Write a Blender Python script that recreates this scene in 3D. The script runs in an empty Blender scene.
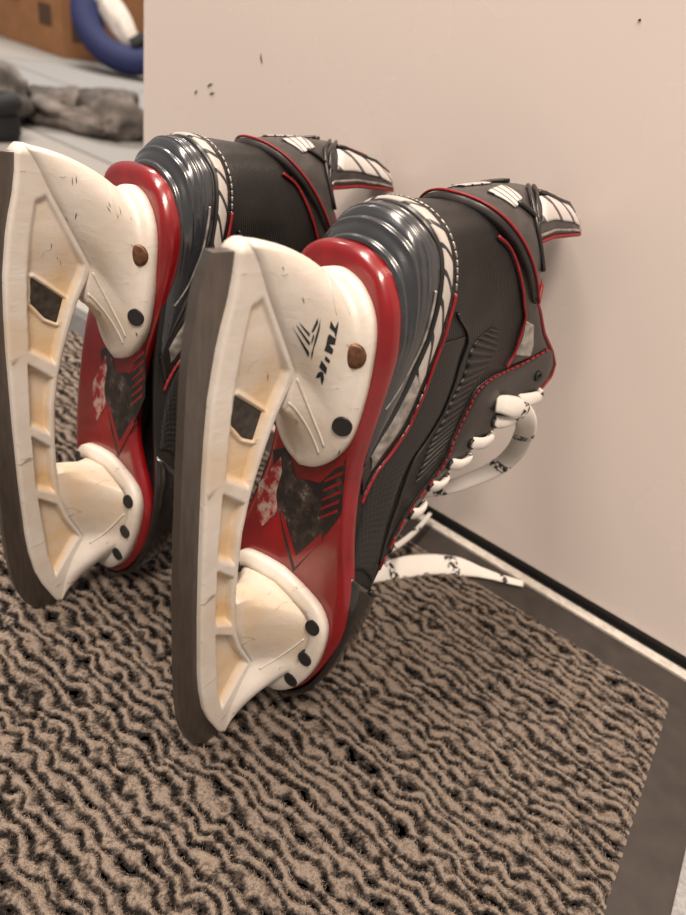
import bpy, bmesh, math, random
import numpy as np
from mathutils import Vector, Matrix
from mathutils.bvhtree import BVHTree

SC = bpy.context.scene
COL = SC.collection
rnd = random.Random(7)
MM = 0.001

# ------------------------------------------------------------------ materials
def new_mat(name):
    m = bpy.data.materials.new(name); m.use_nodes = True
    nt = m.node_tree
    return m, nt, nt.nodes['Principled BSDF']

def node(nt, kind, **kw):
    n = nt.nodes.new(kind)
    for k, v in kw.items():
        if k in n.inputs: n.inputs[k].default_value = v
        else: setattr(n, k, v)
    return n

def ramp(nt, stops, src=None, interp='LINEAR'):
    r = nt.nodes.new('ShaderNodeValToRGB'); cr = r.color_ramp; cr.interpolation = interp
    while len(cr.elements) < len(stops): cr.elements.new(0.5)
    for e, (p, c) in zip(cr.elements, stops):
        e.position = p; e.color = (c[0], c[1], c[2], 1)
    if src is not None: nt.links.new(src, r.inputs[0])
    return r

def mixc(nt, fac, a, b):
    m = nt.nodes.new('ShaderNodeMix'); m.data_type = 'RGBA'
    for sock, v in ((m.inputs[0], fac), (m.inputs[6], a), (m.inputs[7], b)):
        if isinstance(v, bpy.types.NodeSocket): nt.links.new(v, sock)
        elif isinstance(v, (int, float)): sock.default_value = v
        else: sock.default_value = (v[0], v[1], v[2], 1)
    return m.outputs[2]

def objco(nt, scale=(1, 1, 1)):
    t = nt.nodes.new('ShaderNodeTexCoord'); mp = nt.nodes.new('ShaderNodeMapping')
    mp.inputs['Scale'].default_value = scale
    nt.links.new(t.outputs['Object'], mp.inputs[0]); return mp.outputs[0]

def uvco(nt, scale=(1, 1, 1), rot=0):
    t = nt.nodes.new('ShaderNodeTexCoord'); mp = nt.nodes.new('ShaderNodeMapping')
    mp.inputs['Scale'].default_value = scale; mp.inputs['Rotation'].default_value = (0, 0, rot)
    nt.links.new(t.outputs['UV'], mp.inputs[0]); return mp.outputs[0]

def noise(nt, co, scale, detail=3, rough=.5, dist=0):
    n = node(nt, 'ShaderNodeTexNoise', Scale=scale, Detail=detail, Roughness=rough, Distortion=dist)
    nt.links.new(co, n.inputs['Vector']); return n.outputs[0]

def bump(nt, b, height, strength=.3, dist=.001):
    n = node(nt, 'ShaderNodeBump', Strength=strength, Distance=dist)
    nt.links.new(height, n.inputs['Height']); nt.links.new(n.outputs[0], b.inputs['Normal']); return n

def simple(name, col, rough=.5, metal=0., coat=0., noise_amt=.12, nscale=120, bumpd=0.):
    m, nt, b = new_mat(name)
    co = objco(nt); n = noise(nt, co, nscale, 4)
    d = [c * (1 - noise_amt) for c in col]; l = [min(1, c * (1 + noise_amt)) for c in col]
    r = ramp(nt, [(.3, d), (.7, l)], n)
    nt.links.new(r.outputs[0], b.inputs['Base Color'])
    b.inputs['Roughness'].default_value = rough; b.inputs['Metallic'].default_value = metal
    b.inputs['Coat Weight'].default_value = coat; b.inputs['Coat Roughness'].default_value = .08
    if bumpd: bump(nt, b, n, .5, bumpd)
    return m

M = {}
def make_materials():
    # white scuffed holder plastic
    m, nt, b = new_mat('holder_plastic')
    co = objco(nt)
    n1 = noise(nt, co, 26, 5, .6); n2 = noise(nt, objco(nt, (1, 1, .35)), 160, 4, .6, 1.2)
    base = ramp(nt, [(.36, (.62, .565, .50)), (.62, (.72, .675, .625))], n1)
    stain = ramp(nt, [(.52, (0, 0, 0)), (.74, (1, 1, 1))], noise(nt, co, 17, 4, .6))
    sf = nt.nodes.new('ShaderNodeMath'); sf.operation = 'MULTIPLY'; sf.inputs[1].default_value = .5; nt.links.new(stain.outputs[0], sf.inputs[0])
    c = mixc(nt, sf.outputs[0], base.outputs[0], (.66, .50, .32))
    scr = ramp(nt, [(.635, (0, 0, 0)), (.72, (1, 1, 1))], n2)
    c = mixc(nt, scr.outputs[0], c, (.36, .30, .25))
    at = nt.nodes.new('ShaderNodeAttribute'); at.attribute_name = 'grime_shade'
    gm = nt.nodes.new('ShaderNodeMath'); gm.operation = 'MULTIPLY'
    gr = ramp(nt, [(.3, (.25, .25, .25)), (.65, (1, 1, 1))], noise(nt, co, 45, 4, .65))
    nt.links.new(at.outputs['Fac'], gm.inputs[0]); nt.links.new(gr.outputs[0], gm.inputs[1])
    c = mixc(nt, gm.outputs[0], c, (.66, .45, .22))  # yellow-brown grime in the recesses, deepened to paint in their shade too
    nt.links.new(c, b.inputs['Base Color'])
    b.inputs['Roughness'].default_value = .38
    b.inputs['Subsurface Weight'].default_value = .08; b.inputs['Subsurface Radius'].default_value = (.004, .003, .002)
    bump(nt, b, n2, .35, .0008)
    M['holder'] = m
    # steel runner
    m, nt, b = new_mat('runner_steel')
    n = noise(nt, objco(nt, (4, 1, 30)), 14, 4); r = ramp(nt, [(.3, (.15, .132, .12)), (.7, (.20, .178, .162))], n)
    nt.links.new(r.outputs[0], b.inputs['Base Color']); b.inputs['Metallic'].default_value = .9
    b.inputs['Roughness'].default_value = .36; bump(nt, b, n, .06, .0002); M['steel'] = m
    M['red'] = simple('outsole_red', (.20, .003, .006), .28, coat=.5, noise_amt=.2, nscale=60)
    M['redtrim'] = simple('trim_red', (.24, .006, .011), .5, noise_amt=.3, nscale=400)
    M['trigger'] = simple('trigger_black', (.035, .029, .024), .55, noise_amt=.6, nscale=260)
    M['rust'] = simple('rivet_rust', (.15, .07, .035), .45, .5, noise_amt=.5, nscale=300)
    M['dark'] = simple('dark_hole', (.012, .012, .012), .5)
    M['ink'] = simple('black_print', (.012, .012, .013), .5)
    m, nt, b = new_mat('sole_black_print'); n = noise(nt, objco(nt), 75, 6, .75)
    r = ramp(nt, [(.5, (.010, .008, .008)), (.62, (.05, .035, .03)), (.75, (.30, .27, .24))], n); nt.links.new(r.outputs[0], b.inputs['Base Color']); b.inputs['Roughness'].default_value = .45; M['sole_black'] = m
    m, nt, b = new_mat('worn_red'); n = noise(nt, objco(nt), 110, 5, .7)
    r = ramp(nt, [(.44, (.22, .006, .008)), (.60, (.42, .30, .26))], n); nt.links.new(r.outputs[0], b.inputs['Base Color']); b.inputs['Roughness'].default_value = .6; M['worn'] = m
    # heel counter
    m, nt, b = new_mat('counter_blueblack')
    n = noise(nt, objco(nt), 60, 5, .6); r = ramp(nt, [(.3, (.014, .016, .020)), (.75, (.034, .038, .044))], n)
    nt.links.new(r.outputs[0], b.inputs['Base Color']); b.inputs['Roughness'].default_value = .24
    b.inputs['Coat Weight'].default_value = .6; b.inputs['Coat Roughness'].default_value = .12
    b.inputs['Specular IOR Level'].default_value = .7
    bump(nt, b, n, .25, .0006); M['counter'] = m
    # woven boot side
    m, nt, b = new_mat('quarter_weave')
    w = node(nt, 'ShaderNodeTexWave', Scale=1.0, Distortion=.6); w.bands_direction = 'Y'
    nt.links.new(uvco(nt, (1, 26, 1), .0), w.inputs['Vector'])
    n = noise(nt, objco(nt), 40, 4)
    r = ramp(nt, [(.3, (.006, .0055, .005)), (.75, (.017, .015, .014))], n)
    nt.links.new(r.outputs[0], b.inputs['Base Color']); b.inputs['Roughness'].default_value = .36
    b.inputs['Specular IOR Level'].default_value = .42
    b1 = bump(nt, b, w.outputs[0], .35, .0006); b2 = node(nt, 'ShaderNodeBump', Strength=.5, Distance=.005)
    nt.links.new(noise(nt, objco(nt, (1, 1, .5)), 26, 2), b2.inputs['Height']); nt.links.new(b2.outputs[0], b1.inputs['Normal']); M['weave'] = m
    # checked carbon side
    m, nt, b = new_mat('carbon_check')
    ck = node(nt, 'ShaderNodeTexChecker', Scale=1.0); nt.links.new(uvco(nt, (60, 14, 1), .5), ck.inputs['Vector'])
    r = mixc(nt, ck.outputs['Fac'], (.006, .0055, .005), (.018, .016, .015))
    nt.links.new(r, b.inputs['Base Color']); b.inputs['Roughness'].default_value = .42
    bump(nt, b, ck.outputs['Fac'], .4, .0005); M['carbon'] = m
    # ribbed bars panel
    m, nt, b = new_mat('rib_bars')
    w = node(nt, 'ShaderNodeTexWave', Scale=1.0, Distortion=.2); w.bands_direction = 'X'
    nt.links.new(uvco(nt, (6.5, 1, 1)), w.inputs['Vector'])
    r = ramp(nt, [(.42, (.005, .0045, .004)), (.58, (.028, .025, .023))], w.outputs[0])
    nt.links.new(r.outputs[0], b.inputs['Base Color']); b.inputs['Roughness'].default_value = .5
    bump(nt, b, w.outputs[0], .8, .0016); M['bars'] = m
    M['leather'] = simple('eyelet_leather', (.014, .012, .011), .38, coat=.2, noise_amt=.25, nscale=90, bumpd=.0004)
    M['toe'] = simple('toe_cap_black', (.012, .011, .011), .22, coat=.4, noise_amt=.3)
    M['felt'] = simple('lining_felt', (.05, .048, .047), .9, noise_amt=.3, nscale=300, bumpd=.0006)
    # guard skin
    M['guard'] = simple('guard_skin', (.040, .035, .034), .42, coat=.15, noise_amt=.35, nscale=110, bumpd=.0005)
    # striped white panels (metallic white blocks, dark slanting gaps)
    def striped(name, n_, slant, c0, c1, lo=.16):
        m, nt, b = new_mat(name)
        sx = nt.nodes.new('ShaderNodeSeparateXYZ'); nt.links.new(uvco(nt), sx.inputs[0])
        a = nt.nodes.new('ShaderNodeMath'); a.operation = 'MULTIPLY_ADD'
        nt.links.new(sx.outputs[1], a.inputs[0]); a.inputs[1].default_value = slant
        k = nt.nodes.new('ShaderNodeMath'); k.operation = 'MULTIPLY'; k.inputs[1].default_value = n_
        nt.links.new(sx.outputs[0], k.inputs[0]); nt.links.new(k.outputs[0], a.inputs[2])
        f = nt.nodes.new('ShaderNodeMath'); f.operation = 'FRACT'; nt.links.new(a.outputs[0], f.inputs[0])
        r = ramp(nt, [(0, c0), (lo, c0), (lo + .05, c1), (1, c1)], f.outputs[0])
        n = noise(nt, objco(nt), 150, 4); g = mixc(nt, .25, r.outputs[0], n)
        g = mixc(nt, .8, g, r.outputs[0])
        nt.links.new(g, b.inputs['Base Color']); b.inputs['Roughness'].default_value = .35
        return m
    M['stripe'] = striped('stripe_white', 13, .8, (.012, .011, .011), (.50, .46, .42), .22)
    M['emblem'] = striped('guard_white', 3.2, .9, (.05, .045, .045), (.62, .57, .55), .2)
    M['silver'] = simple('silver_panel', (.34, .32, .30), .3, .5, noise_amt=.5, nscale=180)
    # laces
    m, nt, b = new_mat('lace_white')
    co = uvco(nt, (1, 1, 1)); w = node(nt, 'ShaderNodeTexWave', Scale=1.0, Distortion=3.0); w.bands_direction = 'DIAGONAL'
    nt.links.new(uvco(nt, (.13, .25, 1)), w.inputs['Vector'])
    r = ramp(nt, [(.0, (0, 0, 0)), (.93, (0, 0, 0)), (.96, (1, 1, 1))], w.outputs[0])
    nm = ramp(nt, [(.47, (0, 0, 0)), (.52, (1, 1, 1))], noise(nt, objco(nt), 420, 2))
    fl = nt.nodes.new('ShaderNodeMath'); fl.operation = 'MULTIPLY'; nt.links.new(r.outputs[0], fl.inputs[0]); nt.links.new(nm.outputs[0], fl.inputs[1])
    nt.links.new(mixc(nt, fl.outputs[0], (.80, .755, .70), (.02, .02, .02)), b.inputs['Base Color']); b.inputs['Roughness'].default_value = .8
    wv = node(nt, 'ShaderNodeTexWave', Scale=1.0); nt.links.new(uvco(nt, (3, 0, 1)), wv.inputs['Vector'])
    bump(nt, b, wv.outputs[0], .3, .0004); M['lace'] = m
    # mat pile
    m, nt, b = new_mat('mat_pile')
    at = nt.nodes.new('ShaderNodeAttribute'); at.attribute_name = 'yarn'
    fz = noise(nt, objco(nt), 900, 3, .6)
    ad = nt.nodes.new('ShaderNodeMath'); ad.operation = 'MULTIPLY_ADD'; ad.inputs[1].default_value = .5
    nt.links.new(fz, ad.inputs[0]); nt.links.new(at.outputs['Fac'], ad.inputs[2])
    r = ramp(nt, [(.42, (.012, .010, .009)), (.62, (.072, .058, .049)), (.92, (.29, .235, .193))], ad.outputs[0])
    nt.links.new(r.outputs[0], b.inputs['Base Color']); b.inputs['Roughness'].default_value = .95
    b.inputs['Specular IOR Level'].default_value = .15
    bump(nt, b, fz, .9, .002); M['pile'] = m
    m, nt, b = new_mat('mat_fibre'); at = nt.nodes.new('ShaderNodeAttribute'); at.attribute_name = 'yarn'
    r = ramp(nt, [(.15, (.03, .024, .02)), (.55, (.135, .109, .091)), (1, (.33, .268, .22))], at.outputs['Fac'])
    nt.links.new(r.outputs[0], b.inputs['Base Color']); b.inputs['Roughness'].default_value = .9; b.inputs['Specular IOR Level'].default_value = .1; M['fibre'] = m
    M['rubber'] = simple('mat_rubber', (.035, .028, .024), .5, noise_amt=.25, nscale=70, bumpd=.0003)
    # wall
    m, nt, b = new_mat('glossy_white_panel')
    n = noise(nt, objco(nt), 3.5, 3); r = ramp(nt, [(.3, (.775, .69, .642)), (.7, (.805, .718, .672))], n)
    nt.links.new(r.outputs[0], b.inputs['Base Color']); b.inputs['Roughness'].default_value = .24
    n2 = noise(nt, objco(nt), 14, 3)
    rr = ramp(nt, [(.3, (.18, .18, .18)), (.75, (.34, .34, .34))], n2); nt.links.new(rr.outputs[0], b.inputs['Roughness'])
    M['panel'] = m
    M['seal'] = simple('black_seal', (.012, .011, .011), .4)
    # floor with joints
    m, nt, b = new_mat('grey_floor')
    co = objco(nt)
    br = node(nt, 'ShaderNodeTexBrick', Scale=1.0, offset=0.0); br.inputs['Mortar Size'].default_value = .006
    br.inputs['Brick Width'].default_value = .5; br.inputs['Row Height'].default_value = .5
    br.inputs['Color1'].default_value = (.30, .305, .31, 1); br.inputs['Color2'].default_value = (.34, .32, .295, 1)
    br.inputs['Mortar'].default_value = (.12, .12, .12, 1)
    mp = nt.nodes.new('ShaderNodeMapping'); mp.inputs['Location'].default_value = (.10, .06, 0); mp.inputs['Rotation'].default_value = (0, 0, .0)
    nt.links.new(co, mp.inputs[0]); nt.links.new(mp.outputs[0], br.inputs['Vector'])
    n = noise(nt, co, 260, 4, .7); sp = ramp(nt, [(.35, (.6, .6, .6)), (.65, (1.15, 1.15, 1.15))], n)
    mm = nt.nodes.new('ShaderNodeMix'); mm.data_type = 'RGBA'; mm.blend_type = 'MULTIPLY'; mm.inputs[0].default_value = .8
    nt.links.new(br.outputs[0], mm.inputs[6]); nt.links.new(sp.outputs[0], mm.inputs[7])
    nt.links.new(mm.outputs[2], b.inputs['Base Color']); b.inputs['Roughness'].default_value = .8; M['floor'] = m
    M['sill'] = simple('pale_sill', (.55, .50, .44), .6, noise_amt=.2, nscale=200)
    M['farwall'] = simple('far_wall_paint', (.60, .57, .54), .7, noise_amt=.04, nscale=8)
    M['card'] = simple('cardboard', (.33, .155, .065), .75, noise_amt=.12, nscale=14)
    M['cardprint'] = simple('cardboard_print', (.085, .045, .025), .75)
    M['capblue'] = simple('cap_blue', (.012, .018, .085), .8, noise_amt=.2, nscale=200)
    M['capwhite'] = simple('cap_white', (.66, .60, .55), .85, noise_amt=.15, nscale=60)
    M['cloth'] = None
    m, nt, b = new_mat('grey_fleece')
    n = noise(nt, objco(nt), 9, 4, .6); r = ramp(nt, [(.38, (.05, .045, .042)), (.62, (.23, .20, .18))], n)
    nt.links.new(r.outputs[0], b.inputs['Base Color']); b.inputs['Roughness'].default_value = 1
    bump(nt, b, noise(nt, objco(nt), 90, 4), .35, .004); M['cloth'] = m
    M['blackcloth'] = simple('black_cloth', (.012, .012, .014), .8)
make_materials()

# ------------------------------------------------------------------ object helpers
def mesh_obj(name, verts, faces, mat, parent=None, smooth=True, uvs=None, attr=None, scale=MM):
    me = bpy.data.meshes.new(name)
    me.from_pydata([(v[0] * scale, v[1] * scale, v[2] * scale) for v in verts], [], faces)
    if mat is not None: me.materials.append(mat)
    if uvs is not None:
        ul = me.uv_layers.new(name='UVMap')
        for lp in me.loops: ul.data[lp.index].uv = uvs[lp.vertex_index]
    if attr is not None:
        a = me.attributes.new(attr[0], 'FLOAT', 'POINT'); a.data.foreach_set('value', [float(x) for x in attr[1]])
    me.update()
    if smooth: me.polygons.foreach_set('use_smooth', [True] * len(me.polygons))
    o = bpy.data.objects.new(name, me); COL.objects.link(o)
    if parent is not None: o.parent = parent
    return o

def fix_normals(o):
    bm = bmesh.new(); bm.from_mesh(o.data); bmesh.ops.recalc_face_normals(bm, faces=bm.faces); bm.to_mesh(o.data); bm.free(); return o

def mod(o, kind, **kw):
    m = o.modifiers.new(kind.lower(), kind)
    for k, v in kw.items(): setattr(m, k, v)
    return m

def tag(o, label, cat, group=None, kind=None):
    if label: o['label'] = label
    if cat: o['category'] = cat
    if group: o['group'] = group
    if kind: o['kind'] = kind
    return o

def grid_faces(nu, nv, closed_v=False, off=0):
    f = []
    for i in range(nu - 1):
        for j in range(nv if closed_v else nv - 1):
            a = off + i * nv + j; b_ = off + i * nv + (j + 1) % nv
            f.append((a, b_, b_ + nv, a + nv))
    return f

def interp(x, tab):
    return float(np.interp(x, [t[0] for t in tab], [t[1] for t in tab]))

def spline(pts, n):
    """Catmull-Rom through pts, n samples, any dimension"""
    P = np.array(pts, float); k = len(P)
    E = np.vstack([2 * P[0] - P[1], P, 2 * P[-1] - P[-2]])
    out = []
    for t in np.linspace(0, k - 1, n):
        i = min(int(t), k - 2); f = t - i
        p0, p1, p2, p3 = E[i], E[i + 1], E[i + 2], E[i + 3]
        out.append(.5 * ((2 * p1) + (-p0 + p2) * f + (2 * p0 - 5 * p1 + 4 * p2 - p3) * f * f + (-p0 + 3 * p1 - 3 * p2 + p3) * f ** 3))
    return np.array(out)

def resample(P, n):
    P = np.array(P, float); d = np.concatenate([[0], np.cumsum(np.linalg.norm(np.diff(P, axis=0), axis=1))])
    t = np.linspace(0, d[-1], n)
    return np.stack([np.interp(t, d, P[:, k]) for k in range(P.shape[1])], 1)

def tube_data(pts, r, n=8, flat=1.0, normal=None, off=0):
    """tube along pts; flat<1 squashes it along `normal` (a list of vectors or one vector)"""
    P = np.array(pts, float); k = len(P); V = []; U = []
    T = np.gradient(P, axis=0); T /= np.linalg.norm(T, axis=1)[:, None] + 1e-12
    if normal is None:
        a = np.array([0, 0, 1.]) if abs(T[0][2]) < .9 else np.array([1., 0, 0])
        N = [a - T[0] * (a @ T[0])]; N[0] /= np.linalg.norm(N[0])
        for i in range(1, k):
            q = N[-1] - T[i] * (N[-1] @ T[i]); N.append(q / (np.linalg.norm(q) + 1e-12))
        N = np.array(N)
    else:
        N = np.array(normal, float)
        if N.ndim == 1: N = np.tile(N, (k, 1))
        N = N - T * np.sum(N * T, 1)[:, None]; N /= np.linalg.norm(N, axis=1)[:, None] + 1e-12
    B = np.cross(T, N); R = np.broadcast_to(np.asarray(r, float), (k,))
    d = np.concatenate([[0], np.cumsum(np.linalg.norm(np.diff(P, axis=0), axis=1))])
    for i in range(k):
        for j in range(n):
            a = 2 * math.pi * j / n
            V.append(P[i] + R[i] * (math.cos(a) * B[i] + math.sin(a) * N[i] * flat)); U.append((d[i] * .1, j / n))
    F = grid_faces(k, n, True, off)
    F.append(tuple(off + j for j in range(n))[::-1]); F.append(tuple(off + (k - 1) * n + j for j in range(n)))
    return V, F, U

def tubes(name, lines, r, mat, parent, n=8, flat=1.0, normals=None):
    V, F, U = [], [], []
    for i, l in enumerate(lines):
        v, f, u = tube_data(l, r, n, flat, None if normals is None else normals[i], len(V)); V += v; F += f; U += u
    return fix_normals(mesh_obj(name, V, F, mat, parent, uvs=U))

def box(name, c, s, mat, parent=None, bevel=0., rot=None):
    bm = bmesh.new(); bmesh.ops.create_cube(bm, size=1)
    bmesh.ops.scale(bm, vec=s, verts=bm.verts)
    if bevel: bmesh.ops.bevel(bm, geom=bm.edges[:], offset=bevel, segments=3, affect='EDGES', profile=.6)
    me = bpy.data.meshes.new(name); bm.to_mesh(me); bm.free(); me.materials.append(mat)
    o = bpy.data.objects.new(name, me); COL.objects.link(o); o.location = c
    if rot: o.rotation_euler = rot
    if parent is not None: o.parent = parent
    return o

# ------------------------------------------------------------------ skate geometry (mm: x to the toe, y across, z up; blade at z 0)
def sole_z(x): return 86 - .086 * x
def rim_z(x): return 92 - .086 * x

OUT_LAT = [(6.5, 0), (7.5, -8), (11.5, -16.5), (15, -21), (24.6, -27.4), (33.4, -30.4), (43.2, -32.2), (52.5, -32.7), (72.6, -31.5), (99.7, -30), (121.7, -31.4), (143.5, -35.5), (165, -41.4), (183, -44.3), (205, -43.8), (230, -36.4), (252, -26), (267, -12), (272, 0)]
OUT_MED = [(6.5, 0), (6.8, 9), (8.2, 17), (11, 24), (16, 29), (25, 32), (40, 33), (54, 32), (74, 29.5), (101, 27), (123, 27), (144.5, 31.5), (166, 38.5), (184, 43.5), (204, 44), (228, 39), (252, 27), (267, 13), (272, 0)]
L_NEAR = [(6.5, 0), (7.5, -9), (11.5, -18), (16, -23), (25, -29), (34, -32), (43, -33), (53, -32.5), (72, -28.5), (90, -23.5), (105, -19.5), (120, -17), (145, -16), (160, -18), (174, -25), (190, -36), (207, -41.5), (230, -38), (252, -27), (267, -13), (272, 0)]
L_FAR = [(6.5, 0), (6.5, 10), (7.2, 20), (9.5, 29), (15, 35), (25, 37), (40, 37), (54, 37), (74, 39), (101, 45), (123, 49), (144.5, 51), (166, 52), (184, 51), (204, 48), (228, 41), (252, 28), (267, 13), (272, 0)]

def interp_out(tab, x): return float(np.interp(x, [p[0] for p in tab], [abs(p[1]) for p in tab]))

WT = {  # half width of the boot at levels u
    0.0: [(11, 28), (40, 30.5), (75, 29.5), (110, 28.5), (125, 30.5), (145, 35), (165, 41), (185, 44.5), (205, 44), (235, 36)],
    .35: [(0, 34), (40, 37), (75, 36), (110, 34), (145, 37), (165, 41), (185, 43), (205, 42), (235, 35)],
    .7: [(0, 34), (40, 38), (75, 39), (110, 38), (145, 34), (175, 33), (205, 31), (235, 25)],
    1.: [(0, 33), (40, 40), (75, 42), (98, 43.5), (120, 39), (140, 32), (175, 27), (208, 21), (235, 17)]}
XB = [(0, 10), (.04, 7.5), (.075, 1), (.12, -6.5), (.22, -11.5), (.4, -12.5), (.65, -12), (.82, -10.5), (1, -9.5)]
ZTOP = [(-14, 197), (10, 200), (34, 207), (55, 226), (70, 246), (80, 255), (88, 254), (95, 241), (102, 223), (110, 198), (118, 180), (129, 164), (140, 154), (158, 141), (175, 132), (208, 119), (235, 108)]
XEND = 232.
def wtab(x, u):
    ks = sorted(WT); 
    for a, b in zip(ks[:-1], ks[1:]):
        if u <= b:
            f = (u - a) / (b - a); f = f * f * (3 - 2 * f) * .5 + f * .5
            return interp(x, WT[a]) * (1 - f) + interp(x, WT[b]) * f
    return interp(x, WT[1.])
def S(u, s):
    """boot surface; s in -1..1, 0 at the back of the heel, -1 toward the toe on the -y side"""
    a = abs(s); xb = interp(u, XB); x = xb + (XEND - xb) * a ** 1.7
    d = min(1., (x - xb) / 45.)
    e = (1 - (1 - d) ** 2.5) ** (1 / 2.35)
    y = wtab(x, u) * e
    z = rim_z(x) - 1 + u * (interp(x, ZTOP) - rim_z(x) + 1)
    return np.array([x, math.copysign(y, s) if s else 0., z])
def Sn(u, s):
    h = 4e-3
    du = S(min(1, u + h), s) - S(max(0, u - h), s); ds = S(u, s + h) - S(u, s - h)
    n = np.cross(ds, du); n /= np.linalg.norm(n) + 1e-9
    p = S(u, s)
    if n @ np.array([p[0] - 70 if p[0] < 70 else 0, p[1], .0]) < 0: n = -n
    return n

def patch(name, lo, hi, mat, parent, off=1.0, n=60, m=10, height=None, thick=1.2, mirror=False):
    """a panel lying on the boot between two (s,u) curves"""
    A = spline(lo, n); B = spline(hi, n); V = []; U = []
    for i in range(n):
        for j in range(m):
            q = j / (m - 1); s, u = A[i] * (1 - q) + B[i] * q
            u = min(1, max(0, u)); sg = -s if mirror else s
            h = off * min(1, 4 * min(q, 1 - q) + .35)
            if height: h += height(i / (n - 1), q, s, u)
            V.append(S(u, sg) + Sn(u, sg) * h); U.append((i / (n - 1), q))
    F = grid_faces(n, m)
    o = mesh_obj(name, V, F, mat, parent, uvs=U)
    # face outward
    nn = Sn(.5 * (A[n // 2][1] + B[n // 2][1]), (-1 if mirror else 1) * .5 * (A[n // 2][0] + B[n // 2][0]))
    pol = o.data.polygons[len(F) // 2]
    if np.array(pol.normal) @ nn < 0: o.data.flip_normals()
    sm = mod(o, 'SOLIDIFY', thickness=thick * MM, offset=-1)
    return o

def on_boot(curve, off, n=60, mirror=False):
    C_ = spline(curve, n); return [S(min(1, max(0, u)), -s if mirror else s) + Sn(min(1, max(0, u)), -s if mirror else s) * off for s, u in C_]

def pip(x, z, poly):
    c = False; n = len(poly)
    for i in range(n):
        x1, z1 = poly[i]; x2, z2 = poly[(i + 1) % n]
        if (z1 > z) != (z2 > z) and x < (x2 - x1) * (z - z1) / (z2 - z1) + x1: c = not c
    return c
def pdist(x, z, poly):
    best = 1e9; bp = None
    for i in range(len(poly)):
        ax, az = poly[i]; bx, bz = poly[(i + 1) % len(poly)]
        dx, dz = bx - ax, bz - az; t = max(0, min(1, ((x - ax) * dx + (z - az) * dz) / (dx * dx + dz * dz)))
        px, pz = ax + t * dx, az + t * dz; d = math.hypot(x - px, z - pz)
        if d < best: best = d; bp = (px, pz)
    return best, bp

ZB = [(0, 23), (3.7, 20.8), (12, 20), (22, 18.2), (32, 15.5), (41, 13.5), (61, 10.5), (80, 9.4), (99, 8.8), (142, 8.5), (180, 8.8), (202, 9.5), (220, 10), (234, 11.2), (250, 13.8), (262, 17.6), (275, 23.5), (284, 28)]
ZT = [(0, 27), (8, 31), (20, 37), (57, 56.5), (63, 53.5), (76, 47), (90, 42), (105, 37.5), (116, 34.7), (135, 31.7), (158, 30.6), (180, 30.4), (199, 32), (215, 37), (234, 46), (248, 41), (263, 35), (284, 30)]
WINDOW = [(62.5, 24.5), (74.5, 40.5), (87.5, 36.5), (84.5, 30.5), (76, 23.6)]
POCKETS = [([(21, 33.5), (56, 52), (64, 49.5), (77, 43.5), (91, 38.8), (111, 33.5), (101, 19.2), (80, 19.8), (62, 20.8), (40, 23.5), (24, 27)], 0),
           ([(107, 18), (118, 31.8), (136, 29), (154, 28.3), (145, 17)], 4.8),
           ([(150.5, 17), (161, 28.2), (180, 28), (195, 29.6), (187.5, 17.5)], 4.8),
           ([(193.5, 18), (202.5, 30.2), (216, 34.8), (232, 43), (259.5, 25.5), (240, 21.5)], 4.6)]
def smooth01(t): t = max(0., min(1., t)); return t * t * (3 - 2 * t)
def pocket_depth(x, z):
    d = 0.
    for k, (poly, dep) in enumerate(POCKETS):
        if pip(x, z, poly):
            e = smooth01(pdist(x, z, poly)[0] / 2.2)
            if k == 0:
                dep = 1.5 + 2.9 * smooth01((x - 38) / 32.)
                dd = pdist(x, z, WINDOW)[0]
                dep = max(dep, 4.9) if pip(x, z, WINDOW) else dep - 1.5 * smooth01(1 - abs(dd - 1.3) / 1.5)   # raised lip round the window
            d = max(d, dep * e)
    return d

def flange(half, inset):
    """closed plan outline from half outline (y>=0), inset by some mm"""
    P = resample(spline(half, 160), 44)
    T = np.gradient(P, axis=0); T /= np.linalg.norm(T, axis=1)[:, None]
    N = np.stack([-T[:, 1], T[:, 0]], 1)
    c = P.mean(0) * np.array([1, 0])
    Q = P.copy()
    for i in range(len(P)):
        n = N[i]
        if n @ (c - P[i]) < 0: n = -n
        Q[i] = P[i] + n * inset
    Q[:, 1] = np.maximum(Q[:, 1], 0); Q[0, 1] = Q[-1, 1] = 0
    return Q
REAR_FL = [(15.2, 0), (15.7, 4), (17.6, 10), (20.6, 15), (27.4, 21.8), (37, 26.3), (50.2, 28.2), (66.7, 28.6), (88, 26.4), (102, 19.4), (110.3, 10), (114, 0)]
FRONT_FL = [(180.3, 0), (181.2, 8), (183.3, 19.8), (187, 31), (194.8, 37.9), (205.8, 39.6), (222, 37.8), (238, 32.6), (251, 25), (261.4, 13.7), (265, 0)]
REAR_KEEL = [(0.5, 25), (8, 29.5), (20, 35), (57, 54.8), (68, 52.5), (80, 52)]
FRONT_KEEL = [(174, 30.6), (186, 31), (199, 31.6), (215, 36.4), (234, 45.6), (248, 38), (263, 32), (283, 28)]

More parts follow.
